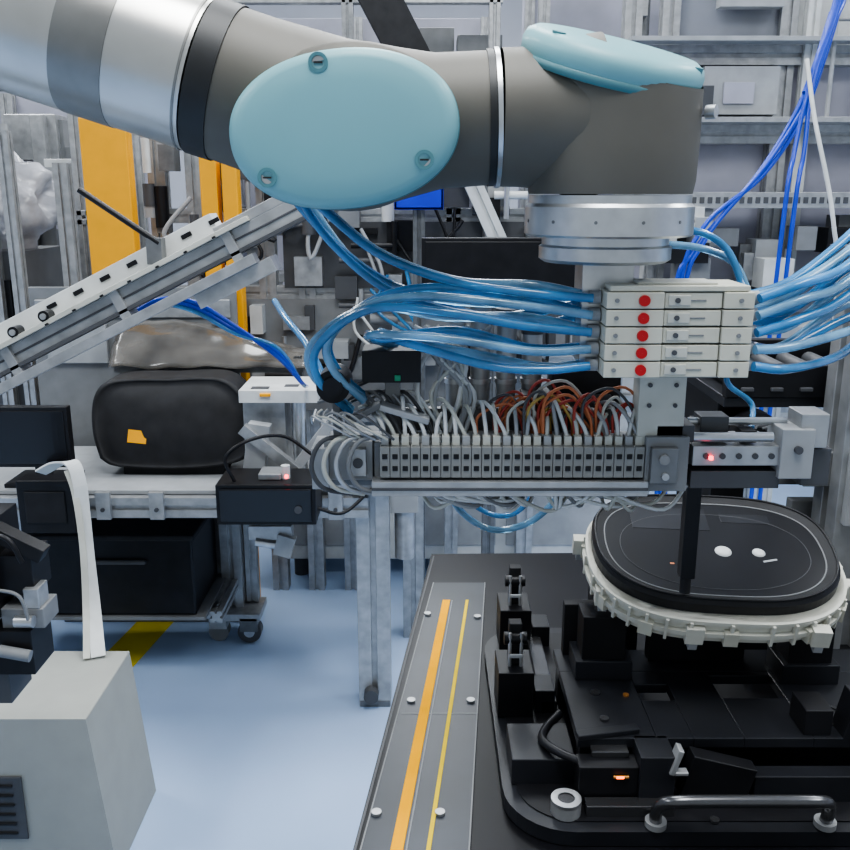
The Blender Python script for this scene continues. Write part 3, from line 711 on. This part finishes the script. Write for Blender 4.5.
b.tube([(1.19,3.0,1.90),(1.20,2.92,1.72),(1.26,2.85,1.42),(1.30,2.85,1.1),(1.30,2.85,0)],.007,'white')
b.tube([(1.30,3.1,2.05),(1.24,3.03,1.90),(1.20,3.0,1.80)],.016,'blue_cable')
b.done()
def machine(name,x0,x1,y0,h,body='grey_l',seed=1,dark=False):
    random.seed(seed)
    b=B(name,.003)
    b.bb(x0,x1,y0,y0+.8,.05,.85,body); b.bb(x0+.05,x1-.05,y0+.05,y0+.75,0,.05,'grey_d')
    for x in (x0+.04,(x0+x1)/2,x1-.04):
        b.tslot((x,y0+.04,.85),(x,y0+.04,h),.06); b.tslot((x,y0+.76,.85),(x,y0+.76,h),.06)
    for z in (h-.03,.85+(h-.85)*.5): b.tslot((x0,y0+.04,z),(x1,y0+.04,z),.06)
    b.bb(x0,x1,y0+.78,y0+.80,.85,h,'lavender')
    for i in range(55):
        x=R(x0,x1-.2); z=R(.9,h-.25); y=R(y0+.1,y0+.5); w=R(.05,.25)
        m=random.choice(['alu','grey_l','white','grey','grey_d','alu_dark','black' if dark else 'grey','grey'])
        if R(0,1)<.6: b.bb(x,x+w,y,y+.2,z,z+R(.04,.25),m)
        else: b.cyl((x,y,z),(x,y,z+R(.1,.4)),R(.015,.05),m,seg=14)
    for i in range(3):
        x=R(x0,x1-.4); b.bb(x,x+.35,y0-.01,y0+.0,.2,.75,'grey')
    b.done()
machine('assembly_cell_machine',-2.6,-1.35,3.75,1.95,'grey_l',3,True)
machine('assembly_cell_machine',-1.2,.4,5.0,2.5,'white',5)
machine('assembly_cell_machine',.6,3.0,5.2,2.9,'white',8)
machine('assembly_cell_machine',-4.8,-3.5,5.2,2.4,'grey_l',9)
def crumple(b,c,r,m,amp,seg=48,rings=30,sd=0):
    vs=[];fs=[]
    for k in range(rings+1):
        a=math.pi*k/rings
        for i in range(seg):
            t=2*math.pi*i/seg
            v=Vector((math.sin(a)*math.cos(t),math.sin(a)*math.sin(t),math.cos(a)))
            n_=noise.noise(v*2+Vector((sd,0,0)))*amp+abs(noise.noise(v*5+Vector((sd,3,0))))*amp*.6
            vs.append(Vector((v.x*r[0],v.y*r[1],v.z*r[2]))*(1+n_)+Vector(c))
    for k in range(rings):
        for i in range(seg):
            j=(i+1)%seg; fs.append((k*seg+i,(k+1)*seg+i,(k+1)*seg+j,k*seg+j))
    b.add(vs,fs,m,True)
b=B('wrapped_equipment'); b.bb(-1.98,-1.40,3.2,3.55,0,1.30,'grey_d'); crumple(b,(-1.60,3.37,1.46),(.24,.14,.18),'bagw',.3,sd=4); b.bb(-1.60,-1.46,3.19,3.2,1.0,1.2,'black')
for x in (-1.42,-1.50): b.tslot((x,3.18,0),(x,3.18,1.70),.04)
b.bb(-1.36,-1.20,3.2,3.4,0,1.15,'grey_l'); b.bb(-1.34,-1.22,3.19,3.2,.8,1.1,'grey'); b.tslot((-1.28,3.3,1.15),(-1.28,3.3,1.6),.05)
b.done()
b=B('black_support_beam',.003); b.box((-.19,4.40,2.32),(.18,.10,1.0),'black_matte',rotY(-.50)); b.bb(.02,.14,4.35,4.45,0,1.95,'grey_d'); b.done()
b=B('pneumatic_gripper_unit',.0015)
b.tslot((-.98,1.42,0),(-.98,1.42,.98),.05); b.bb(-1.0,-.70,1.38,1.44,.86,.93,'grey_d')
b.bb(-.78,-.70,1.34,1.46,.82,.985,'black'); b.bb(-.71,-.645,1.37,1.44,.855,.925,'black'); b.bb(-.70,-.63,1.36,1.42,.80,.835,'grey'); b.bb(-.72,-.65,1.35,1.43,.72,.80,'black')
b.bb(-.66,-.635,1.36,1.40,.835,.87,'alu'); b.cyl((-.67,1.345,.82),(-.64,1.345,.82),.010,'steel')
b.box((-.665,1.38,.945),(.09,.03,.024),'black',rotY(.5)); b.cyl((-.70,1.34,.77),(-.65,1.34,.76),.010,'grey')
b.bb(-.80,-.70,1.36,1.44,.66,.74,'grey_d')
b.tube([(-.72,1.36,.97),(-.66,1.33,.97),(-.64,1.33,.93)],.004,'black'); b.tube([(-.70,1.34,.88),(-.655,1.335,.87),(-.645,1.34,.82)],.003,'grey')
b.done()

# ------------------------------------------------------------------ world, key light, camera
w=bpy.data.worlds.new('World'); bpy.context.scene.world=w; w.use_nodes=True
bg=w.node_tree.nodes['Background']; bg.inputs['Color'].default_value=(.83,.92,1,1); bg.inputs['Strength'].default_value=.55
li=bpy.data.lights.new('key',type='AREA'); li.size=1.5; li.energy=23; li.color=(1,.99,.97)
o=bpy.data.objects.new('overhead_key_light',li); o.location=(.2,.5,3.2); bpy.context.scene.collection.objects.link(o)  # unseen key light above the table; no lamp fixture modelled
o.rotation_euler=(math.radians(6),0,0)
cam=bpy.data.cameras.new('cam'); cam.lens=36*900/850; cam.sensor_width=36; cam.clip_start=.02
co=bpy.data.objects.new('camera',cam); co.location=(0,0,1.5); co.rotation_euler=(math.radians(90-14.5),0,0)
bpy.context.scene.collection.objects.link(co); bpy.context.scene.camera=co
try: bpy.context.scene.view_settings.look='AgX - Medium High Contrast'
except Exception: pass
